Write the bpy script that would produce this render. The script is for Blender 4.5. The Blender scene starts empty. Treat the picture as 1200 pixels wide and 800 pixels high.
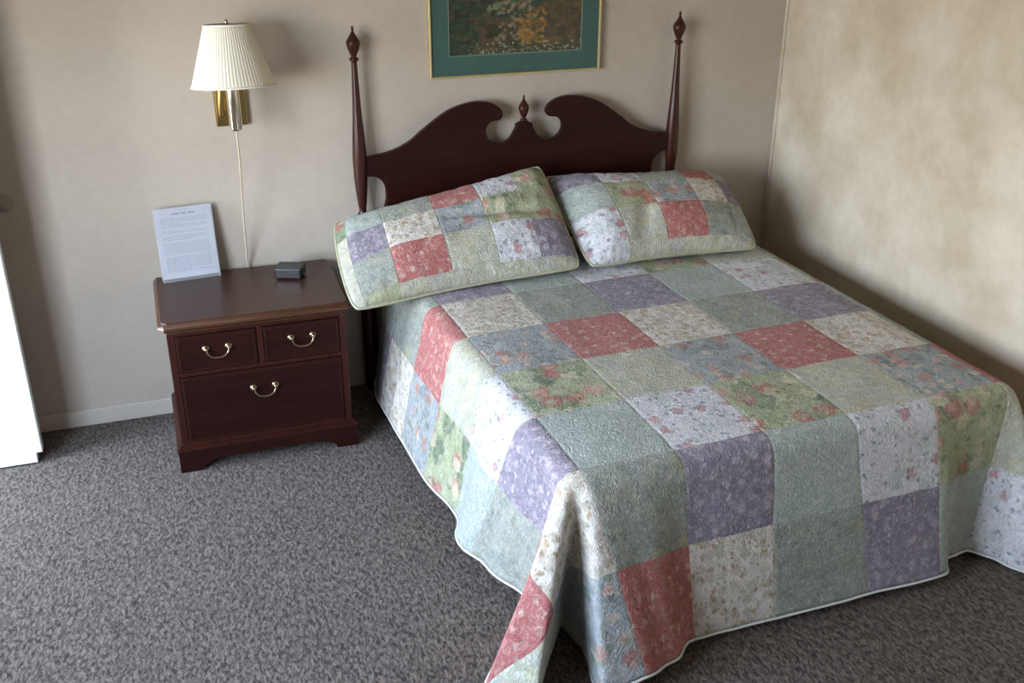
import bpy, bmesh, math, random
from mathutils import Vector, Matrix, noise
random.seed(7)
C = bpy.context.scene.collection
PI = math.pi

# ------------------------------------------------------------------ helpers
def link(name, me, mat=None, parent=None, smooth=False, bevel=0, bseg=2):
    o = bpy.data.objects.new(name, me); C.objects.link(o)
    mats = mat if isinstance(mat, (list, tuple)) else ([mat] if mat else [])
    for m in mats: me.materials.append(m)
    if smooth:
        for p in me.polygons: p.use_smooth = True
    if parent: o.parent = parent
    if bevel:
        b = o.modifiers.new('bevel', 'BEVEL'); b.width = bevel; b.segments = bseg; b.limit_method = 'ANGLE'
        b.angle_limit = math.radians(40)
    return o
class MB:
    def __init__(s): s.v = []; s.f = []; s.mi = []
    def add(s, vs, fs, mi=0):
        n = len(s.v); s.v += [tuple(v) for v in vs]; s.f += [tuple(i + n for i in f) for f in fs]; s.mi += [mi] * len(fs); return s
    def box(s, x0, x1, y0, y1, z0, z1, mi=0):
        return s.add([(x0,y0,z0),(x1,y0,z0),(x1,y1,z0),(x0,y1,z0),(x0,y0,z1),(x1,y0,z1),(x1,y1,z1),(x0,y1,z1)],
            [(0,3,2,1),(4,5,6,7),(0,1,5,4),(1,2,6,5),(2,3,7,6),(3,0,4,7)], mi)
    def lathe(s, prof, c=(0,0,0), n=32, mi=0, mat=None):
        vs = []; fs = []
        for r, z in prof:
            for k in range(n):
                a = 2*PI*k/n; p = Vector((r*math.cos(a), r*math.sin(a), z))
                if mat: p = mat @ p
                vs.append(p + Vector(c))
        m = len(prof)
        for j in range(m-1):
            for k in range(n):
                k2 = (k+1) % n; fs.append((j*n+k, j*n+k2, (j+1)*n+k2, (j+1)*n+k))
        fs.append(tuple(reversed(range(n)))); fs.append(tuple((m-1)*n+k for k in range(n)))
        return s.add(vs, fs, mi)
    def tube(s, pts, r, n=10, mi=0, closed=False, flat=1.0):
        pts = [Vector(p) for p in pts]; vs = []; fs = []; m = len(pts); prev = None
        rr = r if isinstance(r, (list, tuple)) else [r]*m
        for i, p in enumerate(pts):
            a = pts[i-1] if (i > 0 or closed) else p; b = pts[(i+1) % m] if (i < m-1 or closed) else p
            t = (b-a).normalized()
            if prev is None:
                up = Vector((0,0,1)) if abs(t.z) < .9 else Vector((1,0,0)); nx = t.cross(up).normalized()
            else: nx = (prev - t*prev.dot(t)).normalized()
            prev = nx; ny = t.cross(nx)
            for k in range(n):
                a_ = 2*PI*k/n; vs.append(p + nx*math.cos(a_)*rr[i] + ny*math.sin(a_)*rr[i]*flat)
        for i in range(m if closed else m-1):
            for k in range(n):
                k2 = (k+1) % n; i2 = (i+1) % m; fs.append((i*n+k, i*n+k2, i2*n+k2, i2*n+k))
        if not closed: fs.append(tuple(reversed(range(n)))); fs.append(tuple((m-1)*n+k for k in range(n)))
        return s.add(vs, fs, mi)
    def prism(s, pts, y0, y1, mi=0):   # outline in x,z extruded along y
        n = len(pts); vs = [(x,y0,z) for x,z in pts] + [(x,y1,z) for x,z in pts]
        fs = [(i,(i+1)%n,n+(i+1)%n,n+i) for i in range(n)]
        s.add(vs, fs + [tuple(reversed(range(n))), tuple(range(n, 2*n))], mi); return s
    def build(s, name, mat=None, parent=None, smooth=False, bevel=0, bseg=2, autosmooth=None):
        me = bpy.data.meshes.new(name); me.from_pydata(s.v, [], s.f); me.update()
        o = link(name, me, mat, parent, smooth, bevel, bseg)
        for p, m in zip(me.polygons, s.mi): p.material_index = m
        bm = bmesh.new(); bm.from_mesh(me); bmesh.ops.recalc_face_normals(bm, faces=bm.faces)
        if autosmooth:
            for f in bm.faces: f.smooth = True
            for e in bm.edges:
                if len(e.link_faces) == 2 and e.calc_face_angle(0) > math.radians(autosmooth): e.smooth = False
        bm.to_mesh(me); bm.free()
        return o
def tag(o, label, cat, group=None):
    o['label'] = label; o['category'] = cat
    if group: o['group'] = group
    return o
def thing(name, label, cat, loc=(0,0,0), rotz=0, group=None):
    o = bpy.data.objects.new(name, None); C.objects.link(o); o.location = loc; o.rotation_euler = (0,0,rotz)
    o.empty_display_size = .1
    return tag(o, label, cat, group)
def struct(o): o['kind'] = 'structure'; return o
def crom(pts, n=6, closed=False):
    out = []; P = [Vector(p) for p in pts]; m = len(P)
    for i in range(m if closed else m-1):
        g = lambda k: P[k % m] if closed else P[max(0, min(m-1, k))]
        a, b, c, d = g(i-1), g(i), g(i+1), g(i+2)
        for k in range(n):
            t = k/n; out.append(.5*((2*b) + (c-a)*t + (2*a-5*b+4*c-d)*t*t + (3*b-a-3*c+d)*t**3))
    if not closed: out.append(P[-1])
    return out
def interp(x, tab):
    if x <= tab[0][0]: return tab[0][1]
    for (x0, a), (x1, b) in zip(tab, tab[1:]):
        if x <= x1:
            t = (x-x0)/(x1-x0); t = t*t*(3-2*t)
            return a*(1-t) + b*t
    return tab[-1][1]
def sst(t): t = max(0., min(1., t)); return t*t*(3-2*t)

# ------------------------------------------------------------------ materials
def newmat(name):
    m = bpy.data.materials.new(name); m.use_nodes = True; nt = m.node_tree
    return m, nt, nt.nodes['Principled BSDF']
def N(nt, t, **k):
    n = nt.nodes.new(t)
    for a, b in k.items():
        if a.startswith('i_'): n.inputs[a[2:].replace('_', ' ')].default_value = b
        else: setattr(n, a, b)
    return n
def L(nt, a, b): nt.links.new(a, b)
def rgba(c): return (c[0], c[1], c[2], 1)
def ramp(nt, fac, stops, interp_='LINEAR'):
    r = N(nt, 'ShaderNodeValToRGB'); r.color_ramp.interpolation = interp_
    e = r.color_ramp.elements
    while len(e) < len(stops): e.new(.5)
    for el, (p, c) in zip(e, stops): el.position = p; el.color = rgba(c)
    L(nt, fac, r.inputs[0]); return r.outputs[0]
def math_(nt, op, a, b=None, c=None):
    n = N(nt, 'ShaderNodeMath', operation=op)
    for i, x in enumerate((a, b, c)):
        if x is None: continue
        if isinstance(x, (int, float)): n.inputs[i].default_value = x
        else: L(nt, x, n.inputs[i])
    return n.outputs[0]
def mixc(nt, fac, a, b, mode='MIX'):
    n = N(nt, 'ShaderNodeMix', data_type='RGBA', blend_type=mode)
    for i, x in ((0, fac), (6, a), (7, b)):
        if isinstance(x, (int, float)): n.inputs[i].default_value = x
        elif isinstance(x, tuple): n.inputs[i].default_value = rgba(x)
        else: L(nt, x, n.inputs[i])
    return n.outputs[2]
def noise_(nt, vec, scale, detail=3, rough=.5, dist=0):
    n = N(nt, 'ShaderNodeTexNoise'); n.inputs['Scale'].default_value = scale; n.inputs['Detail'].default_value = detail
    n.inputs['Roughness'].default_value = rough; n.inputs['Distortion'].default_value = dist
    if vec is not None: L(nt, vec, n.inputs['Vector'])
    return n
def objco(nt): return N(nt, 'ShaderNodeTexCoord').outputs['Object']
def mapping(nt, vec, scale=(1,1,1), loc=(0,0,0), rot=(0,0,0)):
    m = N(nt, 'ShaderNodeMapping'); m.inputs['Scale'].default_value = scale; m.inputs['Location'].default_value = loc
    m.inputs['Rotation'].default_value = rot; L(nt, vec, m.inputs['Vector']); return m.outputs[0]
def bump(nt, h, b, strength=.5, dist=.005, normal=None):
    n = N(nt, 'ShaderNodeBump'); n.inputs['Strength'].default_value = strength; n.inputs['Distance'].default_value = dist
    L(nt, h, n.inputs['Height'])
    if normal is not None: L(nt, normal, n.inputs['Normal'])
    if b is not None: L(nt, n.outputs[0], b.inputs['Normal'])
    return n.outputs[0]
def plain(name, col, rough=.5, metal=0, spec=.5, var=.06, scale=40, bmp=0, coat=0):
    m, nt, b = newmat(name); co = objco(nt)
    n = noise_(nt, co, scale).outputs[0]
    L(nt, mixc(nt, n, tuple(c*(1-var) for c in col), tuple(min(1, c*(1+var)) for c in col)), b.inputs['Base Color'])
    b.inputs['Roughness'].default_value = rough; b.inputs['Metallic'].default_value = metal
    b.inputs['Specular IOR Level'].default_value = spec; b.inputs['Coat Weight'].default_value = coat
    if bmp: bump(nt, n, b, bmp, .002)
    return m
def wall_mat(name, a, b2, mott=3.0, blotch=.5, lines=True):
    m, nt, b = newmat(name); co = objco(nt)
    n1 = noise_(nt, co, mott, 4, .6).outputs[0]
    c = ramp(nt, n1, [(.33, a), (.66, b2)])
    n2 = noise_(nt, co, 25, 5, .65).outputs[0]
    c = mixc(nt, .10, c, ramp(nt, n2, [(.3, (.3,.27,.24)), (.7, (1,1,1))]), 'MULTIPLY')
    L(nt, c, b.inputs['Base Color']); b.inputs['Roughness'].default_value = .8
    b.inputs['Specular IOR Level'].default_value = .2
    v = N(nt, 'ShaderNodeTexVoronoi'); v.inputs['Scale'].default_value = 130; L(nt, co, v.inputs['Vector'])
    n3 = noise_(nt, mapping(nt, co, (60,60,300)), 1, 2).outputs[0]
    h = math_(nt, 'ADD', math_(nt, 'MULTIPLY', n2, .6), math_(nt, 'MULTIPLY', n3, .5))
    bump(nt, h, b, .25, .004); return m
M = {}
M['wall_back'] = wall_mat('painted_wallpaper', (.475,.42,.36), (.52,.465,.40), 2.0)
M['wall_right'] = wall_mat('mottled_wallpaper', (.455,.385,.28), (.60,.54,.445), 3.5)
M['ceiling'] = wall_mat('ceiling_plaster', (.42,.39,.35), (.46,.43,.39))
M['baseboard'] = plain('baseboard_paint', (.56,.51,.45), .5)
M['white'] = plain('white_door_paint', (.86,.88,.87), .45)
M['door_edge'] = plain('door_rail_grey_white', (.62,.66,.62), .45)

def carpet():
    m, nt, b = newmat('textured_carpet'); co = objco(nt)
    wob = noise_(nt, co, 45, 2); dv = N(nt, 'ShaderNodeVectorMath', operation='MULTIPLY_ADD')
    L(nt, wob.outputs['Color'], dv.inputs[0]); dv.inputs[1].default_value = (.02,.02,.02); L(nt, co, dv.inputs[2])
    st = mapping(nt, dv.outputs[0], (1,.45,1), (0,0,0), (0,0,.75))
    v = N(nt, 'ShaderNodeTexVoronoi'); v.inputs['Scale'].default_value = 130; L(nt, st, v.inputs['Vector'])
    n1 = noise_(nt, st, 88, 3, .6).outputs[0]
    n2 = noise_(nt, co, 330, 2, .6).outputs[0]
    n3 = noise_(nt, co, 2.2, 3, .5).outputs[0]
    h = math_(nt, 'ADD', math_(nt, 'MULTIPLY', n1, 1.2), math_(nt, 'MULTIPLY', v.outputs['Distance'], -.35))
    h = math_(nt, 'ADD', h, math_(nt, 'MULTIPLY', n2, .35))
    c = ramp(nt, h, [(.38,(.032,.023,.018)), (.58,(.100,.079,.066)), (.80,(.195,.158,.134))])
    c = mixc(nt, .35, c, ramp(nt, n3, [(.3,(.72,.68,.66)), (.7,(1,1,1))]), 'MULTIPLY')
    L(nt, c, b.inputs['Base Color']); b.inputs['Roughness'].default_value = 1; b.inputs['Specular IOR Level'].default_value = .05
    b.inputs['Sheen Weight'].default_value = .15
    bump(nt, h, b, .8, .010); return m
M['carpet'] = carpet()

def wood(name, a, c2, rough=.3, axis=(2,30,30), coat=.3, spec=.5):
    m, nt, b = newmat(name); co = objco(nt)
    s = mapping(nt, co, axis)
    n = noise_(nt, s, 1.3, 5, .6, .6).outputs[0]; f = noise_(nt, s, 9, 3, .6).outputs[0]
    c = ramp(nt, n, [(.3, a), (.7, c2)])
    c = mixc(nt, .3, c, ramp(nt, f, [(.35,(.45,.4,.4)), (.65,(1,1,1))]), 'MULTIPLY')
    L(nt, c, b.inputs['Base Color']); b.inputs['Roughness'].default_value = rough
    b.inputs['Coat Weight'].default_value = coat; b.inputs['Coat Roughness'].default_value = .2; b.inputs['Specular IOR Level'].default_value = spec
    bump(nt, f, b, .06, .001); return m
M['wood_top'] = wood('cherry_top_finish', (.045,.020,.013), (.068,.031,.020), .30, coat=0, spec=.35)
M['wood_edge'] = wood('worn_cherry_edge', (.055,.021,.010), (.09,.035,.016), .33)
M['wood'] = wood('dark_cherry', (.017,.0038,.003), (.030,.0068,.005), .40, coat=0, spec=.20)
M['wood_post'] = wood('dark_cherry_post', (.032,.0075,.005), (.055,.013,.008), .27, (30,30,2), .12, .35)
M['brass'] = plain('polished_brass', (.40,.29,.11), .22, 1)
M['brass_old'] = plain('antique_brass', (.42,.34,.22), .3, 1)
M['brass_pale'] = plain('pale_brass_tube', (.84,.76,.60), .14, 1)
M['gold'] = plain('gold_frame_leaf', (.62,.52,.28), .4, .6)
M['steel'] = plain('dark_nickel', (.35,.32,.30), .3, 1)
M['black'] = plain('black_plastic', (.010,.010,.011), .25)
M['black_gloss'] = plain('glossy_black_display', (.015,.008,.012), .08)
M['dark_grey'] = plain('dark_grey_plastic', (.035,.036,.034), .38)
M['cord'] = plain('tan_cord', (.50,.44,.33), .4)
M['paper'] = plain('printed_paper', (.70,.70,.78), .7)
M['ink'] = plain('grey_ink', (.46,.46,.54), .8)
M['inkd'] = plain('dark_ink', (.33,.33,.42), .8)
M['mattress'] = plain('mattress_ticking', (.55,.55,.58), .9)
M['box_cloth'] = plain('box_spring_cloth', (.35,.35,.38), .9)
M['rubber'] = plain('tan_rubber', (.33,.29,.24), .7)

def acrylic():
    m, nt, b = newmat('clear_acrylic'); b.inputs['Base Color'].default_value = (.95,.97,1,1)
    b.inputs['Roughness'].default_value = .05; b.inputs['IOR'].default_value = 1.3; b.inputs['Transmission Weight'].default_value = .85
    return m
M['acrylic'] = acrylic()
def shade_mat():
    m, nt, b = newmat('pleated_shade_cloth')
    b.inputs['Base Color'].default_value = (.86,.84,.76,1); b.inputs['Roughness'].default_value = .8
    t = N(nt, 'ShaderNodeBsdfTranslucent'); t.inputs[0].default_value = (.9,.87,.75,1)
    mx = N(nt, 'ShaderNodeMixShader'); mx.inputs[0].default_value = .35
    L(nt, b.outputs[0], mx.inputs[1]); L(nt, t.outputs[0], mx.inputs[2]); L(nt, mx.outputs[0], nt.nodes['Material Output'].inputs[0])
    return m
M['shade'] = shade_mat()

# patchwork fabrics: base colours + printed flower layers, all in cloth (uv, metres) space
def fabric(name, base, base2, layers, seed):
    m, nt, b = newmat(name); uv = N(nt, 'ShaderNodeUVMap', uv_map='cloth').outputs[0]
    co = mapping(nt, uv, (1,1,1), (seed*3.1, seed*1.7, seed*.9))
    bn = noise_(nt, co, 26, 6, .75, .8).outputs[0]
    col = ramp(nt, bn, [(.32, base), (.68, base2)])
    w1 = noise_(nt, co, 55, 4, .65)
    for (sc, rad, dens, c1, c2, dist, soft) in layers:
        dv = N(nt, 'ShaderNodeVectorMath', operation='MULTIPLY_ADD'); L(nt, w1.outputs['Color'], dv.inputs[0])
        dv.inputs[1].default_value = (dist*.8,)*3; L(nt, mapping(nt, co, (1,1,1), (sc*.13, sc*.07, 0)), dv.inputs[2])
        v = N(nt, 'ShaderNodeTexVoronoi', voronoi_dimensions='2D'); v.inputs['Scale'].default_value = sc; v.inputs['Randomness'].default_value = .85
        L(nt, dv.outputs[0], v.inputs['Vector'])
        sep = N(nt, 'ShaderNodeSeparateColor'); L(nt, v.outputs['Color'], sep.inputs[0])
        mr = N(nt, 'ShaderNodeMapRange'); mr.inputs['From Min'].default_value = rad*(1+soft); mr.inputs['From Max'].default_value = rad*(1-soft)
        L(nt, v.outputs['Distance'], mr.inputs[0])
        k = math_(nt, 'MULTIPLY', mr.outputs[0], math_(nt, 'GREATER_THAN', sep.outputs[0], 1-dens))
        # petals: rings of the two colours inside each bloom
        ring = math_(nt, 'SINE', math_(nt, 'MULTIPLY', v.outputs['Distance'], 6.5/rad))
        ring = math_(nt, 'ADD', math_(nt, 'MULTIPLY', ring, .35), sep.outputs[1])
        fc = mixc(nt, math_(nt, 'MINIMUM', math_(nt, 'MAXIMUM', ring, 0), 1), c1, c2)
        col = mixc(nt, math_(nt, 'MULTIPLY', k, .72), col, fc)
    fine = noise_(nt, co, 260, 2, .6).outputs[0]
    fl = noise_(nt, co, 62, 4, .75).outputs[0]; fm = N(nt, 'ShaderNodeMapRange'); fm.inputs['From Min'].default_value = .54; fm.inputs['From Max'].default_value = .66; L(nt, fl, fm.inputs[0])
    col = mixc(nt, math_(nt, 'MULTIPLY', fm.outputs[0], .30), col, (.72,.71,.69))
    mid = noise_(nt, co, 75, 4, .7).outputs[0]
    col = mixc(nt, .55, col, ramp(nt, mid, [(.36,(.68,.69,.69)), (.6,(1,1,1))]), 'MULTIPLY')
    col = mixc(nt, .35, col, ramp(nt, fine, [(.3,(.62,.62,.64)), (.65,(1,1,1))]), 'MULTIPLY')
    cell = N(nt, 'ShaderNodeUVMap', uv_map='patch').outputs[0]
    sx = N(nt, 'ShaderNodeSeparateXYZ'); L(nt, cell, sx.inputs[0])
    def edge(o):
        f = math_(nt, 'FRACT', o); return math_(nt, 'MINIMUM', f, math_(nt, 'SUBTRACT', 1, f))
    e = math_(nt, 'MINIMUM', edge(sx.outputs[0]), edge(sx.outputs[1]))
    g = N(nt, 'ShaderNodeMapRange'); g.inputs['From Max'].default_value = .03; L(nt, e, g.inputs[0])
    L(nt, col, b.inputs['Base Color']); b.inputs['Roughness'].default_value = .9; b.inputs['Specular IOR Level'].default_value = .15
    b.inputs['Sheen Weight'].default_value = .1
    # wandering quilting stitches sink thin lines between little puffs
    q = noise_(nt, uv, 36, 1, .4, 1.2).outputs[0]
    q = math_(nt, 'ABSOLUTE', math_(nt, 'SUBTRACT', math_(nt, 'FRACT', math_(nt, 'MULTIPLY', q, 7)), .5))
    q = math_(nt, 'SQRT', math_(nt, 'SUBTRACT', .52, q))
    q2 = noise_(nt, uv, 55, 2, .5).outputs[0]
    h = math_(nt, 'ADD', math_(nt, 'MULTIPLY', q, 1.0), math_(nt, 'MULTIPLY', g.outputs[0], .6))
    h = math_(nt, 'ADD', h, math_(nt, 'MULTIPLY', q2, 1.0))
    bump(nt, h, b, .6, .0055); return m
RED=(.42,.06,.06); PNK=(.66,.28,.28); PCH=(.66,.33,.20); CRM=(.72,.66,.50); DGR=(.07,.12,.09); LGR=(.24,.30,.18); NVY=(.08,.11,.20); LAV=(.55,.52,.66); OCH=(.42,.30,.12)
FAB = [
 fabric('cream_floral_cloth', (.63,.59,.53), (.80,.76,.71), [(26,.42,.75,(.44,.39,.30),(.56,.52,.44),.05,.3),(28,.24,.45,(.40,.29,.12),(.38,.19,.12),.05,.3),(44,.2,.35,LGR,(.28,.24,.15),.03,.3)], 1),
 fabric('grey_blue_floral_cloth', (.27,.31,.335), (.44,.47,.475), [(16,.42,.45,(.19,.23,.25),(.50,.51,.48),.07,.3),(13,.34,.36,(.56,.33,.24),(.42,.14,.13),.09,.2),(20,.28,.25,CRM,PNK,.07,.2),(26,.3,.3,(.14,.18,.17),LGR,.05,.2)], 2),
 fabric('green_rose_cloth', (.30,.34,.19), (.49,.52,.36), [(9,.46,.33,DGR,LGR,.09,.25),(12,.42,.36,(.46,.10,.10),(.70,.40,.37),.09,.2),(11,.30,.30,CRM,(.62,.55,.36),.08,.2),(30,.25,.25,DGR,LGR,.05,.2),(24,.42,.5,(.52,.54,.42),(.28,.31,.18),.06,.5)], 3),
 fabric('teal_sprig_cloth', (.34,.395,.37), (.50,.555,.52), [(30,.35,.5,(.30,.36,.34),(.54,.58,.53),.06,.5),(45,.25,.3,(.56,.58,.50),(.32,.38,.35),.04,.3)], 4),
 fabric('olive_paisley_cloth', (.255,.28,.25), (.43,.45,.40), [(24,.4,.5,(.23,.265,.27),(.45,.45,.36),.06,.4),(9,.22,.35,(.46,.44,.27),(.26,.30,.22),.02,.15),(22,.28,.3,(.18,.22,.19),(.46,.46,.38),.06,.3)], 5),
 fabric('red_blossom_cloth', (.40,.125,.115), (.52,.21,.20), [(30,.4,.45,(.60,.32,.29),(.34,.09,.09),.06,.4),(21,.20,.42,(.68,.46,.42),(.62,.52,.40),.07,.3),(40,.22,.3,(.30,.24,.16),(.66,.44,.40),.05,.3)], 6),
 fabric('pale_yellow_green_cloth', (.40,.40,.31), (.62,.62,.52), [(17,.45,.5,(.58,.55,.33),(.44,.45,.50),.08,.5),(22,.42,.4,(.56,.53,.36),(.38,.42,.38),.06,.4),(36,.3,.4,(.68,.68,.60),(.42,.42,.35),.05,.4)], 7),
 fabric('white_posy_cloth', (.60,.61,.66), (.80,.80,.84), [(15,.40,.4,(.50,.57,.58),(.62,.66,.65),.08,.3),(12,.23,.38,(.42,.13,.15),(.56,.28,.28),.08,.2),(26,.20,.45,(.12,.15,.24),(.24,.31,.36),.055,.25),(36,.24,.4,(.30,.36,.29),(.50,.48,.52),.05,.3)], 8),
 fabric('purple_blossom_cloth', (.20,.18,.235), (.34,.305,.37), [(34,.36,.55,(.42,.38,.45),(.25,.22,.31),.05,.4),(22,.28,.5,(.54,.48,.55),(.40,.35,.44),.06,.3),(50,.25,.3,(.48,.40,.40),(.55,.51,.60),.04,.3)], 9),
]
M['binding'] = plain('pale_binding_tape', (.62,.63,.62), .8, bmp=.3)
M['piping'] = plain('olive_piping', (.38,.38,.27), .8, var=.3, scale=60)

# ------------------------------------------------------------------ the room
XL, XR, YB, ZC = -.42, 3.787, -5.6, 2.55
W = .12
struct(MB().box(XL-W, XR+W, YB-W, W, -.1, 0).build('floor', M['carpet']))
struct(MB().box(XL-W, XR+W, YB-W, W, ZC, ZC+.1).build('ceiling', M['ceiling']))
struct(MB().box(XL-W, XR+W, 0, W, 0, ZC).build('wall_back', M['wall_back']))
struct(MB().box(XR, XR+W, YB, 0, 0, ZC).build('wall_right', M['wall_right']))
struct(MB().box(XL-W, XR+W, YB-W, YB, 0, ZC).build('wall_front', M['wall_back']))
DY0, DY1, DH = -.84, -.24, 2.06      # the doorway in the left wall
WY0, WY1, WZ0, WZ1 = -3.55, -1.50, .78, 2.08   # the window beside it
wl = MB().box(XL-W, XL, DY1, 0, 0, ZC).box(XL-W, XL, DY0, DY1, DH, ZC).box(XL-W, XL, WY1, DY0, 0, ZC)
wl.box(XL-W, XL, WY0, WY1, 0, WZ0).box(XL-W, XL, WY0, WY1, WZ1, ZC).box(XL-W, XL, YB, WY0, 0, ZC)
struct(wl.build('wall_left', M['wall_back']))
def board(name, x0, x1, y0, y1):
    b = MB().box(x0, x1, y0, y1, 0, .072)
    struct(b.build(name, M['baseboard'], bevel=.004))
board('baseboard_back', XL, XR, -.012, 0)
board('baseboard_right', XR-.012, XR, YB, -.013)
cs = MB().box(XR-.006, XR, -.022, -.0005, .073, ZC)
struct(cs.build('trim_1', M['wall_right'], bevel=.002))
df = MB()
df.box(XL-W, XL, DY0-.0, DY0+.03, 0, DH).box(XL-W, XL, DY1-.03, DY1, 0, DH).box(XL-W, XL, DY0+.03, DY1-.03, DH-.03, DH)
struct(df.build('trim_2', M['white'], bevel=.003))
wf = MB()
wf.box(XL-.09, XL-.03, WY0, WY0+.04, WZ0, WZ1).box(XL-.09, XL-.03, WY1-.04, WY1, WZ0, WZ1).box(XL-.09, XL-.03, WY0+.04, WY1-.04, WZ0, WZ0+.04).box(XL-.09, XL-.03, WY0+.04, WY1-.04, WZ1-.04, WZ1).box(XL-.08, XL-.04, (WY0+WY1)/2-.02, (WY0+WY1)/2+.02, WZ0+.04, WZ1-.04)
struct(wf.build('window_1', M['white'], bevel=.003))

# the entrance door, swung open in front of the back wall
dx1 = .48; dyf = -.262; dyb = -.218
door = thing('door_1', 'x', 'door'); del door['label']; del door['category']; struct(door)
door.location = (XL+.02, dyb, 0)
ld = lambda x: x - (XL+.02)
def drel(mb): 
    mb.v = [(x-(XL+.02), y-dyb, z) for x, y, z in mb.v]; return mb
drel(MB().box(XL+.03, dx1, dyf, dyb, .045, 2.02)).build('door_slab', M['white'], door, bevel=.003)
drel(MB().box(XL+.03, dx1-.022, dyf-.008, dyb-.004, .008, .045)).build('bottom_rail', M['white'], door, bevel=.002)
drel(MB().box(dx1, dx1+.0015, dyf+.004, dyb-.003, .05, 2.015)).build('edge_strip', M['door_edge'], door)
for s, y in ((-1, dyf), (1, dyb)):
    kb = MB().lathe([(.028,0),(.028,.006),(.012,.01),(.012,.03),(.026,.038),(.028,.05),(.022,.06),(.0,.062)], (dx1-.065, y, .95), 20, mat=Matrix.Rotation(-s*PI/2, 4, 'X'))
    drel(kb).build('door_knob', M['brass'], door, smooth=True)
wb = MB().lathe([(.033,0),(.033,.008),(.026,.018),(.012,.022),(.0,.022)], (.486, 0, .972), 24, mat=Matrix.Rotation(PI/2, 4, 'X'))
tag(wb.build('wall_bumper', M['rubber'], smooth=True), 'small dark round door bumper on the wall above the white door edge', 'door stop')

# ------------------------------------------------------------------ bed
A = math.radians(2.2)
def lw(u, v, z=0):     # bed frame (across, towards the foot) -> world
    return Vector((u*math.cos(A) + v*math.sin(A), u*math.sin(A) - v*math.cos(A), z))
bed = thing('bed', 'dark cherry poster bed with a swan-neck headboard, made up under patchwork bedding', 'bed', (2.527, -.06, 0))
BX, BY = 2.527, -.06
def brel(mb): mb.v = [(x-BX, y-BY, z) for x, y, z in mb.v]; return mb
HC = 2.527
half = [(.70,1.040),(.655,1.049),(.60,1.056),(.545,1.072),(.494,1.097),(.448,1.132),(.402,1.165),(.355,1.196),(.31,1.218),(.25,1.234),(.195,1.238),(.145,1.229),(.110,1.208),(.096,1.182),(.106,1.160),(.128,1.155),(.150,1.150),(.168,1.128),(.168,1.098),(.148,1.070),(.118,1.058),(.088,1.060),(.062,1.078),(.044,1.106),(.036,1.122)]
hs = [(p.x, p.y) for p in crom([(a,b,0) for a,b in half], 4)]
ped = [(.036,1.134),(.024,1.136),(.022,1.142)]
scoop = [(p.x, p.y) for p in crom([(a,b,0) for a,b in [(.70,.965),(.66,.966),(.63,.955),(.607,.925),(.602,.88),(.612,.83),(.645,.79),(.70,.78)]], 4)]
left = [(HC-a, b) for a, b in hs] + [(HC-a, b) for a, b in ped]
right = [(HC+a, b) for a, b in reversed(ped)] + [(HC+a, b) for a, b in reversed(hs)]
loop = left + right + [(HC+a, b) for a, b in scoop] + [(HC+.70,.42),(HC-.70,.42)] + [(HC-a, b) for a, b in reversed(scoop)]
panel = brel(MB().prism(loop, -.074, -.046)).build('headboard_panel', M['wood'], bed, bevel=.004, bseg=2)
def post(x):
    prof = [(.024,0),(.030,.02),(.034,.06),(.034,.40),(.030,.42),(.034,.44),(.034,.50),(.034,.74),(.030,.76),(.026,.775),(.030,.785),(.030,.80),(.019,.812),(.015,.826),(.016,.842),(.018,.852),(.023,.90),(.027,.95),(.0285,1.0),(.0285,1.05),(.0265,1.10),(.0225,1.16),(.0185,1.22),(.0155,1.29),(.013,1.36),(.0115,1.415),(.012,1.425)]
    prof = [(p.x, p.y) for p in crom([(a,b,0) for a,b in prof], 3)]
    o = brel(MB().lathe(prof, (x, -.06, 0), 28)).build('headboard_post', M['wood_post'], bed, autosmooth=50)
    return o
def finial(x, z0, k, par):
    pr = [(.012,0),(.017,.004),(.018,.010),(.012,.016),(.011,.022),(.017,.034),(.023,.050),(.0265,.066),(.0255,.070),(.026,.074),(.019,.086),(.011,.098),(.006,.108),(.0045,.114),(.0055,.120),(.003,.128),(.001,.130)]
    pr = [(max(.0006,p.x)*k, p.y*k) for p in crom([(a,b,0) for a,b in pr], 3)]
    return brel(MB().lathe(pr, (x, -.06, z0), 28)).build('finial', M['wood_post'], par, autosmooth=60)
for x in (HC-.702, HC+.702):
    p = post(x); finial(x, 1.425, 1.03, p)
finial(HC, 1.142, .85, panel)
def bedbox(u0, u1, v0, v1, z0, z1):
    mb = MB().box(u0, u1, v0, v1, z0, z1); mb.v = [tuple(lw(u, v, z) - Vector((BX, BY, 0))) for u, v, z in mb.v]; return mb
bedbox(1.97, 3.43, .25, 1.925, .36, .60).build('mattress', M['mattress'], bed, bevel=.04, bseg=4)
bedbox(1.965, 3.435, .24, 1.93, .16, .36).build('box_spring', M['box_cloth'], bed, bevel=.02, bseg=3)
for u in (2.06, 3.34):
    for v in (.35, 1.80):
        c = lw(u, v, 0) - Vector((BX, BY, 0))
        MB().lathe([(.025,0),(.025,.03),(.015,.035),(.015,.16)], tuple(c), 16).build('caster_leg', M['black'], bed, smooth=False)

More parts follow.
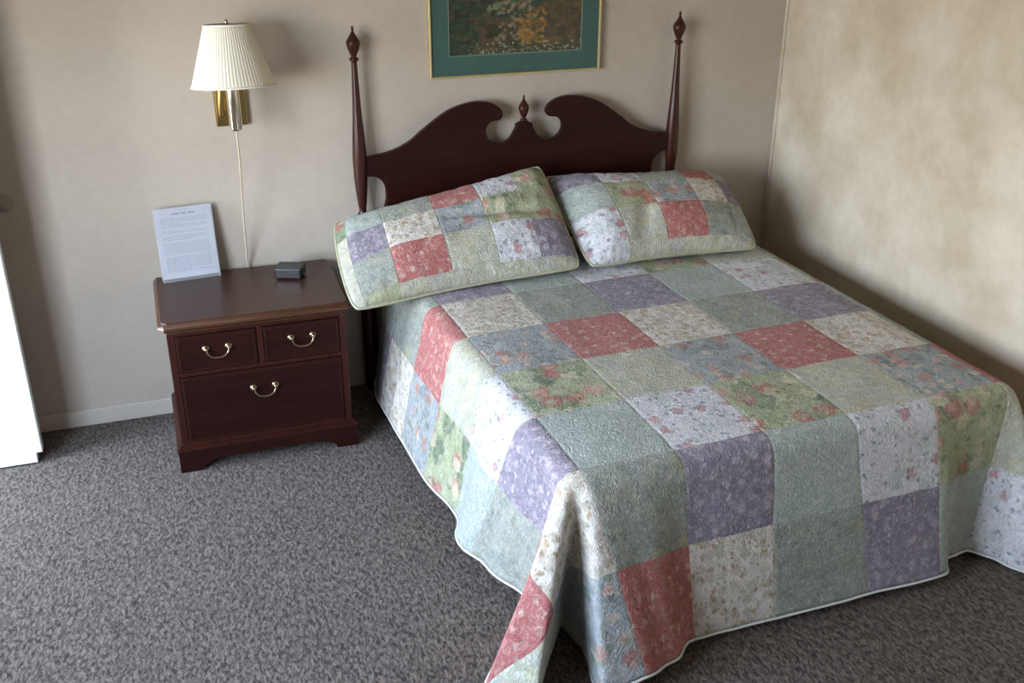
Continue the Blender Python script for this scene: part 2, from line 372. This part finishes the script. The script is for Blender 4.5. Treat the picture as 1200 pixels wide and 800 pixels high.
# ------------------------------------------------------------------ quilt (bedspread) as one developable cloth
PS, PT = .295, .313
ZT = .622
ROLL = .10
U0 = 1.957; V0 = 1.985
V = Vector
def nz(v): return V(v).normalized()
coneL = [(0, V((-.06,-.30,-.95))), (13, V((-.20,-.14,-.97))), (27, V((-.455,.18,-.86))), (41, V((-.30,.34,-.89))), (50, V((-.14,.06,-.98))), (59, V((.03,-.20,-.98))), (69, V((.03,-.02,-1.0))), (78, V((-.045,.38,-.92))), (90, V((.16,.37,-.91)))]
coneR = [(0, V((.08,-.03,-.99))), (20, V((.12,.12,-.96))), (45, V((.20,.40,-.88))), (60, V((.11,.33,-.93))), (75, V((0,.16,-.985))), (90, V((-.09,.03,-.99)))]
sideL = [(-1.9,V((-.12,0,-.99))),(-1.6,V((-.22,0,-.97))),(-.95,V((-.22,0,-.97))),(-.62,V((-.15,-.09,-.97))),(-.42,V((-.25,-.15,-.95))),(-.2,V((-.17,-.25,-.95))),(0,coneL[0][1])]
sideR = [(-1.9,V((.12,0,-.99))),(-.6,V((.10,0,-.99))),(0,coneR[0][1])]
front = [(0,coneL[-1][1]),(.13,V((.12,.29,-.95))),(.295,V((.06,.13,-.99))),(.59,V((.03,.15,-.985))),(.885,V((.10,.17,-.98))),(1.10,V((.09,.19,-.98))),(1.20,V((.07,.19,-.98))),(1.33,V((0,.04,-.995))),(1.475,coneR[-1][1])]
def fall(base, e, d, r):
    """walk r metres from base: start along e, bend over the mattress edge, then hang along d; settle on the floor"""
    d = d.normalized(); n = 14; p = base.copy(); rr = min(r, ROLL)
    for k in range(n):
        t = (k+.5)/n*rr/ROLL; w = sst(t)
        q = (e*math.cos(w*PI/2) + d*math.sin(w*PI/2)); q.normalize(); p += q*(rr/n)
    rest = max(0, r-ROLL)
    if rest > 0:
        reach = (p.z - .016)/max(.05, -d.z)
        if rest <= reach - .04: p += d*rest
        else:
            h = V((d.x, d.y, 0)); h = h.normalized() if h.length > 1e-3 else e
            a = max(0, min(rest, reach-.04)); p += d*a; m = rest-a; st = 10
            for k in range(st):
                w = sst(min(1, (k+.5)/st*m/.09)); q = (d*(1-w) + h*w).normalized(); p += q*(m/st)
            p.z = max(p.z, .012)
    return p
def cloth(s, t):
    """s across from seam A, t along from seam T (metres)"""
    W5 = 5*PS
    sc = max(0, min(W5, s)); tc = min(0, t)
    base = V((U0 + sc*.9975, V0 + tc, ZT))
    base.z += .0035*noise.noise(V((sc*6, tc*6, 1.3))) + .0025*noise.noise(V((sc*17, tc*17, 4.1)))
    edge = min(sc, W5-sc, -tc); base.z -= .006*(1-sst(edge/.09))
    if 0 <= s <= W5 and t <= 0: return base
    a = -s if s < 0 else (s-W5 if s > W5 else 0); b = max(0, t)
    rr = math.hypot(a, b)
    if s < 0:
        if t <= 0: d = interp(t, sideL); e = V((-1,0,0))
        else: th = math.degrees(math.atan2(b, a)); d = interp(th, coneL); e = V((-a/rr, b/rr, 0))
    elif s > W5:
        if t <= 0: d = interp(t, sideR); e = V((1,0,0))
        else: th = math.degrees(math.atan2(b, a)); d = interp(th, coneR); e = V((a/rr, b/rr, 0))
    else: d = interp(s, front); e = V((0,1,0))
    p = fall(base, e, V(d), rr)
    w = sst(rr/.3); amp = .006*w
    q = V((s*5, t*5, 9)); p += V((noise.noise(q), noise.noise(q+V((7,3,1))), 0))*amp
    return p
NS = 22
i0, i1, j0, j1 = -2, 7, -6, 2
gs = [(i0 + k/NS) for k in range((i1-i0)*NS+1)]; gt = [(j0 + k/NS) for k in range(int((j1-j0)*NS)+1)]
qv = []; 
for gj in gt:
    for gi in gs: qv.append(cloth(gi*PS, gj*PT))
nx = len(gs)
# smooth (cloth cannot crease hard)
for it in range(3):
    nv = [p.copy() for p in qv]
    for r in range(1, len(gt)-1):
        for c in range(1, nx-1):
            k = r*nx+c; nv[k] = (qv[k]*2 + qv[k-1] + qv[k+1] + qv[k-nx] + qv[k+nx])/6
    for c in range(1, nx-1):
        for r in (0, len(gt)-1): k = r*nx+c; nv[k] = (qv[k]*2 + qv[k-1] + qv[k+1])/4
    for r in range(1, len(gt)-1):
        for c in (0, nx-1): k = r*nx+c; nv[k] = (qv[k]*2 + qv[k-nx] + qv[k+nx])/4
    qv = nv
for p in qv: p.y = max(p.y, p.x*.0384 + .115)
QO = V(tuple(lw(2.69, 1.0, 0)))
qf = []; mi = []
for r in range(len(gt)-1):
    for c in range(nx-1):
        qf.append((r*nx+c, r*nx+c+1, (r+1)*nx+c+1, (r+1)*nx+c))
        ci = i0 + c//NS; rj = math.floor(j0 + (r+.5)/NS)
        mi.append(((rj+4) + 4*ci) % 9)
me = bpy.data.meshes.new('quilt')
W3 = [lw(p.x, p.y, p.z) - QO for p in qv]
me.from_pydata([tuple(p) for p in W3], [], [tuple(reversed(f)) for f in qf]); me.update()
def add_uv(me, verts_uv, verts_patch):
    l1 = me.uv_layers.new(name='cloth'); l2 = me.uv_layers.new(name='patch')
    for lp in me.loops:
        l1.data[lp.index].uv = verts_uv[lp.vertex_index]; l2.data[lp.index].uv = verts_patch[lp.vertex_index]
add_uv(me, [(gi*PS+1, gj*PT+3) for gj in gt for gi in gs], [(gi+10, gj+10) for gj in gt for gi in gs])
quilt = link('quilt', me, FAB, None, True); quilt.location = QO
for p, m in zip(me.polygons, mi): p.material_index = m
sol = quilt.modifiers.new('thick', 'SOLIDIFY'); sol.thickness = .009; sol.offset = -1
nrm = me.polygons[len(me.polygons)//2].normal
tag(quilt, 'floral patchwork quilt draped over the bed and hanging to the carpet', 'quilt')
rowN = len(gt)
hem = [W3[r*nx] for r in range(rowN)] + [W3[(rowN-1)*nx+c] for c in range(1, nx)] + [W3[r*nx+nx-1] for r in range(rowN-2, -1, -1)]
MB().tube([h + V((0,0,-.003)) for h in hem], .0048, 8, flat=.9).build('binding', M['binding'], quilt, smooth=True)

# ------------------------------------------------------------------ pillows
def pillow(label, BL, BR, TL, TR, cols, rows, table, up, dn, seed, ridge, side_in):
    BL, BR, TL, TR = map(V, (BL, BR, TL, TR)); cen = (BL+BR+TL+TR)/4
    n = ((BR-BL).cross(TL-BL)).normalized()
    if n.z < 0: n = -n
    NA, NB = 84, 56
    wd = (BR-BL).length; hg = (TL-BL).length
    def P(a, b, side):
        p = BL*(1-a)*(1-b) + BR*a*(1-b) + TL*(1-a)*b + TR*a*b
        # scalloped outline: edges pull in between the corners
        x = 2*a-1; y = 2*b-1
        xd = (BR-BL).normalized(); yd = (TL-BL).normalized()
        p += xd*(x*(.004 if side_in*x > 0 else .020)*(1-y*y)*wd) + yd*(-y*.02*(1-x*x))
        p -= (xd*x + yd*y)*.012*(abs(x*y)**9)
        fa = 1-abs(x)**3.2; fb = 1-abs(y)**2.6
        prof = (max(0, fa)**.6)*(max(0, fb)**.55)
        q = V((a*wd*7, b*hg*7, seed))
        wr = 1 + .16*noise.noise(q*.6) + .05*noise.noise(q*1.6)
        h = (up if side > 0 else -dn)*prof*wr
        # small puckers running in from the rim
        rim = (1-prof)*prof*4
        h += side*.006*rim*noise.noise(V((a*22, b*16, seed+side*3)))
        h += side*ridge(a, b)*prof
        p = p + n*h
        if side < 0 and p.z < ZT+.012 and p.x > 1.80: p.z = max(p.z, .585 + (ZT+.012-.585)*sst((p.x-1.80)/.08))
        p.y = min(p.y, -.088)
        return p
    vs = []; idx = {}
    for side in (1, -1):
        for j in range(NB+1):
            for i in range(NA+1):
                rimv = i in (0, NA) or j in (0, NB)
                if side < 0 and rimv: idx[(side, i, j)] = idx[(1, i, j)]; continue
                # denser sampling near the rim
                a = .5-.5*math.cos(PI*i/NA); b = .5-.5*math.cos(PI*j/NB)
                a = .5*a + .5*i/NA; b = .5*b + .5*j/NB
                idx[(side, i, j)] = len(vs); vs.append((P(a, b, side), a, b))
    fs = []; mis = []
    def cellof(x, bounds):
        for k in range(len(bounds)-1):
            if x < bounds[k+1]: return k
        return len(bounds)-2
    for side in (1, -1):
        for j in range(NB):
            for i in range(NA):
                q = [idx[(side,i,j)], idx[(side,i+1,j)], idx[(side,i+1,j+1)], idx[(side,i,j+1)]]
                am = sum(vs[k][1] for k in q)/4; bm_ = sum(vs[k][2] for k in q)/4
                fs.append(tuple(q) if side > 0 else tuple(reversed(q)))
                mis.append(table[cellof(bm_, rows)][cellof(am, cols)])
    me = bpy.data.meshes.new('pillow'); me.from_pydata([tuple(v[0]-cen) for v in vs], [], fs); me.update()
    def pc(x, bounds):
        k = cellof(x, bounds); return k + max(0, min(1, (x-bounds[k])/(bounds[k+1]-bounds[k])))
    add_uv(me, [(v[1]*wd+seed, v[2]*hg+seed*2) for v in vs], [((pc(v[1], cols), pc(v[2], rows)) if v[2] > rows[1] else (.5, 1-.5*(1-v[2]/rows[1]))) for v in vs])
    o = link('pillow', me, FAB, None, True); o.location = cen
    for p, m in zip(me.polygons, mis): p.material_index = m
    rimk = [(i,0) for i in range(NA)] + [(NA,j) for j in range(NB)] + [(i,NB) for i in range(NA,0,-1)] + [(0,j) for j in range(NB,0,-1)]
    MB().tube([vs[idx[(1,)+k]][0]-cen for k in rimk], .006, 8, closed=True).build('piping', M['piping'], o, smooth=True)
    tag(o, label, 'pillow'); return o
cr, bg, gn, tl, ol, rd, yl, wh, pu = range(9)
def bumpL(a, b):
    h = .028*math.exp(-((a-.93)/.06)**2)*sst((b-.45)/.4)
    h -= .03*math.exp(-((b-.56-.05*math.sin(a*5))/.04)**2)*math.exp(-((a-.72)/.18)**2)
    return h
def bumpR(a, b):
    h = .025*math.exp(-((a-.12)/.1)**2)*(1-b)
    h -= .02*math.exp(-((a-.36-.2*(b-.3))/.05)**2)*math.exp(-((b-.3)/.3)**2)
    return h
pillow('patchwork pillow nearest the lamp, its corner hanging over beside the nightstand',
    (1.675,-.585,.602), (2.595,-.560,.655), (1.69,-.16,.823), (2.555,-.18,.982),
    [0,.045,.20,.43,.64,.83,1], [0,.075,.40,.71,1],
    [[yl,gn,yl,yl,yl,yl],[yl,ol,rd,yl,wh,pu],[yl,pu,cr,bg,gn,gn],[gn,tl,ol,rd,wh,gn]], .10, .11, 3, bumpL, 1)
pillow('patchwork pillow nearest the room corner, red square at its centre',
    (2.640,-.560,.650), (3.40,-.565,.645), (2.588,-.15,.925), (3.40,-.17,.880),
    [0,.23,.46,.69,.87,1], [0,.085,.43,.75,1],
    [[wh,yl,yl,yl,yl],[wh,yl,rd,ol,tl],[tl,gn,bg,cr,pu],[pu,wh,ol,rd,tl]], .12, .11, 5, bumpR, -1)

# ------------------------------------------------------------------ nightstand
NX, NY = 1.322, -.28
ns = thing('nightstand', 'dark cherry nightstand with three brass-handled drawers beside the bed', 'nightstand', (NX, NY, 0))
def nrel(mb): mb.v = [(x-NX, y-NY, z) for x, y, z in mb.v]; return mb
x0, x1, yb, yf = .970, 1.674, -.030, -.533
# moulded top: stacked ogee rings
def ring_slab(layers):
    vs = []; fs = []
    for ins, z in layers:
        c = .02 if ins < .03 else .02
        pts = [(x0+ins, yb), (x1-ins, yb), (x1-ins, yf+ins+c), (x1-ins-c, yf+ins), (x0+ins+c, yf+ins), (x0+ins, yf+ins+c)]
        vs += [(x, y, z) for x, y in pts]
    n = 6
    for k in range(len(layers)-1):
        for i in range(n): fs.append((k*n+i, k*n+(i+1) % n, (k+1)*n+(i+1) % n, (k+1)*n+i))
    fs.append(tuple(range(n))); fs.append(tuple((len(layers)-1)*n+i for i in range(n)))
    return MB().add(vs, fs)
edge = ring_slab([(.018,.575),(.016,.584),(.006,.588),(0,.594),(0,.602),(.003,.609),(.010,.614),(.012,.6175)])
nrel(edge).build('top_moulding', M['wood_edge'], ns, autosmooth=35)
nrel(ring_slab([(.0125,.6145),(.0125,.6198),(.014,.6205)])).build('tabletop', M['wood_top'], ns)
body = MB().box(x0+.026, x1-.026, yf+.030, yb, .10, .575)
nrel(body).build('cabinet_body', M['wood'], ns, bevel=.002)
yF = yf+.030
fr = MB()
for xx in (x0+.026, x1-.052): fr.box(xx, xx+.026, yF-.008, yF, .108, .573)
fr.box(x0+.052, x1-.052, yF-.008, yF, .560, .573); fr.box(x0+.052, x1-.052, yF-.008, yF, .396, .412); fr.box(x0+.052, x1-.052, yF-.008, yF, .108, .122)
fr.box(1.313, 1.335, yF-.008, yF, .412, .560)
nrel(fr).build('face_frame', M['wood_post'], ns, bevel=.002)
def bail(mb, cx, z, y):
    for s in (-1, 1):
        mb.lathe([(.014,0),(.014,.003),(.009,.006),(.006,.010),(.008,.015),(.006,.018),(.001,.019)], (cx+s*.041, y, z), 14, mat=Matrix.Rotation(PI/2, 4, 'X'))
    pts = crom([(cx-.041,y-.016,z),(cx-.036,y-.018,z-.016),(cx-.026,y-.021,z-.026),(cx-.014,y-.022,z-.031),(cx,y-.022,z-.032),(cx+.014,y-.022,z-.031),(cx+.026,y-.021,z-.026),(cx+.036,y-.018,z-.016),(cx+.041,y-.016,z)], 3)
    mb.tube(pts, [.0042-.0016*abs(i/(len(pts)-1)*2-1) for i in range(len(pts))], 8)
def drawer(xa, xb, za, zb, hz):
    o = nrel(MB().box(xa, xb, yF-.012, yF, za, zb)).build('drawer', M['wood'], ns, bevel=.004, bseg=3)
    k = MB(); 
    t = .010
    k.box(xa+.006, xb-.006, yF-.0145, yF-.012, zb-.006-.004, zb-.006).box(xa+.006, xb-.006, yF-.0145, yF-.012, za+.006, za+.010)
    k.box(xa+.006, xa+.010, yF-.0145, yF-.012, za+.010, zb-.010).box(xb-.010, xb-.006, yF-.0145, yF-.012, za+.010, zb-.010)
    nrel(k).build('cock_bead', M['wood_post'], o)
    h = MB(); bail(h, (xa+xb)/2, hz, yF-.012); nrel(h).build('handle', M['brass_old'], o, smooth=True)
drawer(1.024, 1.311, .414, .558, .502); drawer(1.337, 1.620, .414, .558, .502); drawer(1.024, 1.620, .124, .394, .316)
pl = MB()
bl0, bl1, bf = x0+.008, x1-.008, yf+.010
n = 40; pts = [(bl0,0)]
# bracket-foot apron, front
ap = [(bl0,0),(bl0+.085,0),(bl0+.092,.018),(bl0+.115,.030),(bl0+.135,.044),(bl1-.135,.044),(bl1-.115,.030),(bl1-.092,.018),(bl1-.085,0),(bl1,0),(bl1,.092),(bl0,.092)]
pl.prism(ap, bf, bf+.018)
for xa in (bl0, bl1-.018):
    sd = [(bf+.018,0),(bf+.09,0),(bf+.10,.03),(yb-.10,.03),(yb-.09,0),(yb,0),(yb,.092),(bf+.018,.092)]
    vs = [(xa, y, z) for y, z in sd] + [(xa+.018, y, z) for y, z in sd]; m_ = len(sd)
    pl.add(vs, [(i,(i+1)%m_,m_+(i+1)%m_,m_+i) for i in range(m_)] + [tuple(range(m_)), tuple(m_+i for i in reversed(range(m_)))])
nrel(pl).build('bracket_base', M['wood'], ns, bevel=.002)
mo = MB()
for k,(ins, za, zb) in enumerate(((0,.092,.100),(.005,.100,.106),(.011,.106,.112))):
    mo.box(bl0-.002+ins, bl1+.002-ins, bf-.002+ins, yb, za, zb)
nrel(mo).build('base_moulding', M['wood_post'], ns, bevel=.002)

# notice in a clear stand
def sub(o, p): return tuple(a-b for a, b in zip(p, o))
PXL, PXR, PY, PZ = 1.009, 1.233, -.080, .622
sg = thing('sign_holder', 'clear acrylic stand holding a printed notice, on the nightstand corner', 'sign', (1.121, -.08, .6215), math.radians(5.5))
lean = math.radians(9)
def lean_pt(x, h, d): return (x, h*math.sin(lean) - d*math.cos(lean), h*math.cos(lean) + d*math.sin(lean) + .004)
def slab(x0_, x1_, h0, h1, d0, d1, mi=0, mb=None):
    mb = mb or MB(); P = lean_pt
    return mb.add([P(x0_,h0,d0),P(x1_,h0,d0),P(x1_,h0,d1),P(x0_,h0,d1),P(x0_,h1,d0),P(x1_,h1,d0),P(x1_,h1,d1),P(x0_,h1,d1)],
        [(0,3,2,1),(4,5,6,7),(0,1,5,4),(1,2,6,5),(2,3,7,6),(3,0,4,7)], mi)
slab(-.112,.112,0,.282,.0012,.0032).build('front_pane', M['acrylic'], sg)
slab(-.112,.112,0,.282,-.0032,-.0012).build('back_pane', M['acrylic'], sg)
MB().box(-.112,.112,-.022,.052,.0,.003).build('foot', M['acrylic'], sg)
sh = slab(-.108,.108,.003,.280,-.0004,.0004)
hh = .256
xx = -.042
for w in (.030,.020,.026): slab(xx, xx+w, hh-.003, hh+.004, .0004, .0008, 2, sh); xx += w+.006
hh = .240; random.seed(3)
while hh > .03:
    if random.random() < .17: hh -= .008; continue
    x_ = -.088; end = .088 if random.random() < .75 else random.uniform(-.02,.07)
    while x_ < end:
        w = random.uniform(.008,.022); slab(x_, min(x_+w, end), hh-.0016, hh+.0016, .0004, .0007, 1, sh); x_ += w+.0035
    hh -= .0068
sheet = sh.build('printed_sheet', [M['paper'], M['ink'], M['inkd']], sg)

# small clock radio
ck = thing('alarm_clock', 'small black alarm clock with a glossy front on the nightstand', 'clock', (1.494, -.188, .6208), math.radians(-22))
MB().box(-.054,.054,-.038,.042,.004,.046).build('case', M['black'], ck, bevel=.006, bseg=3)
MB().box(-.050,.050,-.034,.038,.046,.0485).build('top_cover', M['dark_grey'], ck, bevel=.001)
MB().box(-.047,.047,-.0395,-.038,.008,.042).build('display', M['black_gloss'], ck, bevel=.0005)
for k in range(3): MB().box(-.034+k*.026,-.016+k*.026,.016,.026,.0485,.0515).build('button', M['black'], ck, bevel=.001)
for sx_ in (-.04,.04):
    for sy_ in (-.028,.030): MB().lathe([(.006,0),(.006,.0045)], (sx_, sy_, 0), 12).build('rubber_foot', M['black'], ck)

# ------------------------------------------------------------------ wall lamp
LX, LY = 1.344, -.20
lamp = thing('wall_lamp', 'brass swing-arm wall lamp with a pleated white shade above the nightstand', 'lamp', (LX, 0, 1.22))
def lrel(mb): mb.v = [(x-LX, y, z-1.22) for x, y, z in mb.v]; return mb
bp = MB().box(1.286,1.407,-.022,0,1.200,1.345)
lrel(bp).build('backplate', M['brass'], lamp, bevel=.006, bseg=3)
lrel(MB().tube(crom([(1.312,-.022,1.250),(1.308,-.05,1.246),(1.306,-.058,1.265),(1.306,-.06,1.30),(1.314,-.06,1.37),(1.318,-.07,1.385),(1.344,-.14,1.387),(LX,LY,1.387)],5), .012, 12)).build('arm', M['brass'], lamp, smooth=True)
lrel(MB().lathe([(.014,1.222),(.022,1.226),(.0235,1.232),(.0235,1.385),(.026,1.387),(.026,1.392),(.012,1.396),(.012,1.44),(.018,1.445),(.018,1.48),(.006,1.485)], (LX,LY,0), 28)).build('stem', M['brass_pale'], lamp, autosmooth=50)
bulb = MB().lathe([(.013,1.485),(.016,1.50),(.028,1.53),(.030,1.55),(.024,1.575),(.010,1.588),(.001,1.59)], (LX,LY,0), 20)
lrel(bulb).build('bulb', plain('frosted_bulb', (.85,.85,.82), .3), lamp, smooth=True)
vs = []; fs = []; nn = 432; rows_ = 12; cxs = LX+.006
for inner in (0, 1):
    for j in range(rows_+1):
        t = j/rows_; r = .149*(1-t) + .082*t; z = 1.386 + .214*t
        for k in range(nn):
            a = 2*PI*k/nn; rp = r + .0006*math.cos(2*PI*k/6)*1.3 - inner*.0035
            vs.append((cxs + rp*math.cos(a), LY + rp*math.sin(a), z))
m_ = (rows_+1)*nn
for j in range(rows_):
    for k in range(nn):
        k2 = (k+1) % nn
        fs.append((j*nn+k, j*nn+k2, (j+1)*nn+k2, (j+1)*nn+k)); fs.append((m_+j*nn+k2, m_+j*nn+k, m_+(j+1)*nn+k, m_+(j+1)*nn+k2))
for k in range(nn):
    k2 = (k+1) % nn
    fs.append((k2, k, m_+k, m_+k2)); fs.append((rows_*nn+k, rows_*nn+k2, m_+rows_*nn+k2, m_+rows_*nn+k))
def tilt(p):
    x, y, z = p; a = math.radians(6); dy, dz = y-LY, z-1.49
    return (x, LY + dy*math.cos(a) + dz*math.sin(a), 1.49 - dy*math.sin(a) + dz*math.cos(a))
vs = [tilt(p) for p in vs]
shade = lrel(MB().add(vs, fs)).build('shade', M['shade'], lamp, smooth=True)
tape = plain('shade_trim_tape', (.80,.76,.66), .8)
for z, r in ((1.598,.0825),(1.388,.1495)):
    tr = MB(); tr.tube([(cxs+r*math.cos(2*PI*k/64), LY+r*math.sin(2*PI*k/64), z) for k in range(64)], .0035, 8, closed=True)
    tr.v = [tilt(p) for p in tr.v]; lrel(tr).build('shade_trim', tape, shade, smooth=True)
sp = MB()
for k in range(3):
    a = 2*PI*k/3+.5; sp.tube([(cxs, LY, 1.594), (cxs+.08*math.cos(a), LY+.08*math.sin(a), 1.598)], .0022, 8)
sp.tube([(cxs+.078*math.cos(2*PI*k/64), LY+.078*math.sin(2*PI*k/64), 1.6015) for k in range(64)], .0022, 8, closed=True)
sp.lathe([(.010,1.588),(.010,1.600),(.004,1.602),(.007,1.610),(.005,1.616),(.001,1.618)], (cxs, LY, 0), 16)
sp.v = [tilt(p) for p in sp.v]; lrel(sp).build('shade_ring', M['steel'], shade, smooth=True)
cd = crom([(LX,LY,1.222),(LX+.001,LY+.02,1.10),(LX,-.125,.95),(LX,-.07,.80),(LX+.001,-.028,.66),(LX+.002,-.016,.62),(LX+.002,-.016,.45)],8)
lrel(MB().tube(cd, .0034, 8)).build('cord', M['cord'], lamp, smooth=True)

# ------------------------------------------------------------------ picture
px0, px1, pz0, pz1 = 2.137, 2.880, 1.330, 1.960
pcx, pcz = (px0+px1)/2, (pz0+pz1)/2
pic = thing('framed_picture', 'gold-framed woodland painting in a green mat above the headboard', 'picture', (pcx, 0, pcz))
def prel(mb): mb.v = [(x-pcx, y, z-pcz) for x, y, z in mb.v]; return mb
fw = .009
f = MB().box(px0,px0+fw,-.028,0,pz0,pz1).box(px1-fw,px1,-.028,0,pz0,pz1).box(px0+fw,px1-fw,-.028,0,pz0,pz0+fw).box(px0+fw,px1-fw,-.028,0,pz1-fw,pz1)
prel(f).build('frame', M['gold'], pic, bevel=.003)
ix0, ix1, iz0, iz1 = 2.220, 2.795, 1.416, 1.874
mt = MB(); q = -.020
a0, a1, b0, b1 = px0+fw, px1-fw, pz0+fw, pz1-fw
mt.box(a0,ix0,q,q+.003,b0,b1).box(ix1,a1,q,q+.003,b0,b1).box(ix0,ix1,q,q+.003,b0,iz0).box(ix0,ix1,q,q+.003,iz1,b1)
prel(mt).build('mat', plain('green_mat_board', (.045,.105,.095), .6, var=.12, scale=8), pic)
prel(MB().box(ix0-.002,ix0+.002,q-.0004,q+.003,iz0,iz1).box(ix1-.002,ix1+.002,q-.0004,q+.003,iz0,iz1).box(ix0,ix1,q-.0004,q+.003,iz0-.002,iz0+.002).box(ix0,ix1,q-.0004,q+.003,iz1-.002,iz1+.002)).build('mat_bevel', plain('pale_mat_core', (.16,.22,.18), .6), pic)
# generic loose woodland scene painted by dabs of pigment, stored per vertex
GX, GZ = 280, 220
vs = []; fs = []; cols = []
rng = random.Random(5)
def lerp(a, b, t): return tuple(x*(1-t)+y*t for x, y in zip(a, b))
dabs = []
def dab(n, xr, zr, r, pal):
    for _ in range(int(n*2.2)): dabs.append((rng.uniform(*xr), rng.uniform(*zr), rng.uniform(*r)*.62, rng.uniform(.5,2.0), rng.choice(pal)))
dab(90,(0,1),(.62,1),(.03,.09),[(.10,.12,.075),(.16,.17,.12),(.24,.23,.17),(.07,.08,.05)])
dab(110,(0,.5),(.05,.62),(.02,.07),[(.022,.028,.016),(.05,.035,.02),(.03,.05,.025),(.09,.06,.035)])
dab(110,(.5,1),(.1,.6),(.02,.06),[(.07,.055,.03),(.11,.075,.035),(.14,.09,.045),(.05,.045,.03)])
dab(60,(.30,.68),(.3,.8),(.02,.06),[(.03,.075,.045),(.02,.05,.035),(.05,.10,.055),(.16,.19,.12)])
dab(40,(.34,.62),(.12,.5),(.015,.035),[(.22,.15,.10),(.17,.14,.09),(.26,.19,.13)])
dab(40,(.52,.72),(.08,.36),(.015,.035),[(.26,.14,.03),(.32,.18,.05),(.18,.11,.03)])
dab(40,(.0,.22),(.0,.45),(.02,.05),[(.012,.03,.018),(.02,.05,.025)])
dab(45,(.14,.62),(.0,.10),(.005,.014),[(.34,.36,.22),(.24,.28,.14),(.42,.42,.32),(.14,.2,.09)])
dab(30,(.62,1),(.0,.10),(.006,.02),[(.3,.28,.18),(.22,.2,.12)])
for k in range(14):
    x = rng.uniform(.02,.98); dabs.append((x, .75, .010, .06, (.20,.17,.12)))
buf = [[(.06,.06,.04)]*(GX+1) for _ in range(GZ+1)]
for (x, z, r, asp, c) in dabs:
    rx = r*math.sqrt(asp); rz = r/math.sqrt(asp)
    for j in range(max(0,int((z-rz*1.3)*GZ)), min(GZ, int((z+rz*1.3)*GZ)+1)+1):
        for i in range(max(0,int((x-rx*1.3)*GX)), min(GX, int((x+rx*1.3)*GX)+1)+1):
            if j > GZ or i > GX: continue
            d = math.hypot((i/GX-x)/rx, (j/GZ-z)/rz) + .55*noise.noise(V((i*.22, j*.22, x*50)))
            if d < 1: buf[j][i] = lerp(buf[j][i], c, .8*sst((1-d)/.35))
for j in range(GZ+1):
    for i in range(GX+1):
        vs.append((ix0+(ix1-ix0)*i/GX, -.0165, iz0+(iz1-iz0)*j/GZ)); cols.append(buf[j][i])
for j in range(GZ):
    for i in range(GX): fs.append((j*(GX+1)+i, j*(GX+1)+i+1, (j+1)*(GX+1)+i+1, (j+1)*(GX+1)+i))
me = bpy.data.meshes.new('painting'); me.from_pydata([(x-pcx, y, z-pcz) for x,y,z in vs], [], fs)
ca = me.color_attributes.new('pigment', 'FLOAT_COLOR', 'POINT')
for k, c in enumerate(cols): ca.data[k].color = (*c, 1)
pm, nt, b = newmat('oil_pigment'); at = N(nt, 'ShaderNodeVertexColor', layer_name='pigment'); L(nt, at.outputs[0], b.inputs['Base Color']); b.inputs['Roughness'].default_value = .5
link('painting', me, pm, pic)
prel(MB().box(a0,a1,-.012,-.002,b0,b1)).build('backing_board', M['baseboard'], pic)

# ------------------------------------------------------------------ daylight
w = bpy.data.worlds.new('daylight'); bpy.context.scene.world = w; w.use_nodes = True; nt = w.node_tree
bgd = nt.nodes['Background']; tc = N(nt, 'ShaderNodeTexCoord'); sx = N(nt, 'ShaderNodeSeparateXYZ'); L(nt, tc.outputs['Generated'], sx.inputs[0])
c = ramp(nt, math_(nt, 'ADD', math_(nt, 'MULTIPLY', sx.outputs[2], .5), .5), [(.25,(.22,.19,.15)), (.48,(.42,.38,.32)), (.51,(.88,.94,1.0)), (.75,(.60,.76,1.0))])
L(nt, c, bgd.inputs[0]); bgd.inputs[1].default_value = 17.0
def portal(y0, y1, z0, z1):
    l = bpy.data.lights.new('daylight_opening', 'AREA'); l.shape = 'RECTANGLE'; l.size = y1-y0; l.size_y = z1-z0
    l.cycles.is_portal = True
    o = bpy.data.objects.new('daylight_opening', l); C.objects.link(o)
    o.location = (XL-W-.01, (y0+y1)/2, (z0+z1)/2)
    # area lights shine along -Z; aim it +X with local x along world y
    o.rotation_euler = Matrix(((0,0,-1),(1,0,0),(0,-1,0))).to_euler()
    return o
portal(DY0, DY1, 0, DH); portal(WY0, WY1, WZ0, WZ1)

# ------------------------------------------------------------------ camera
F = 1222.876; yaw, pit, rol = map(math.radians, (19.27217, 24.66959, .187361))
cy, sy, cp, sp_ = math.cos(yaw), math.sin(yaw), math.cos(pit), math.sin(pit)
f = V((sy*cp, cy*cp, -sp_)); r = V((cy, -sy, 0)); u = r.cross(f)
r2 = r*math.cos(rol) + u*math.sin(rol); u2 = u*math.cos(rol) - r*math.sin(rol)
cam = bpy.data.cameras.new('camera'); co = bpy.data.objects.new('camera', cam); C.objects.link(co)
cam.sensor_width = 36; cam.lens = F/1200*36; cam.clip_start = .05
m = Matrix((r2, u2, -f)).transposed().to_4x4(); m.translation = V((1.04279, -4.16535, 2.13015)); co.matrix_world = m
bpy.context.scene.camera = co
sc = bpy.context.scene
sc.view_settings.view_transform = 'Standard'; sc.view_settings.look = 'None'; sc.view_settings.gamma = 1
sc.view_settings.use_curve_mapping = False; sc.view_settings.exposure = 0.68
sc.cycles.max_bounces = 8; sc.cycles.diffuse_bounces = 5; sc.cycles.use_denoising = True
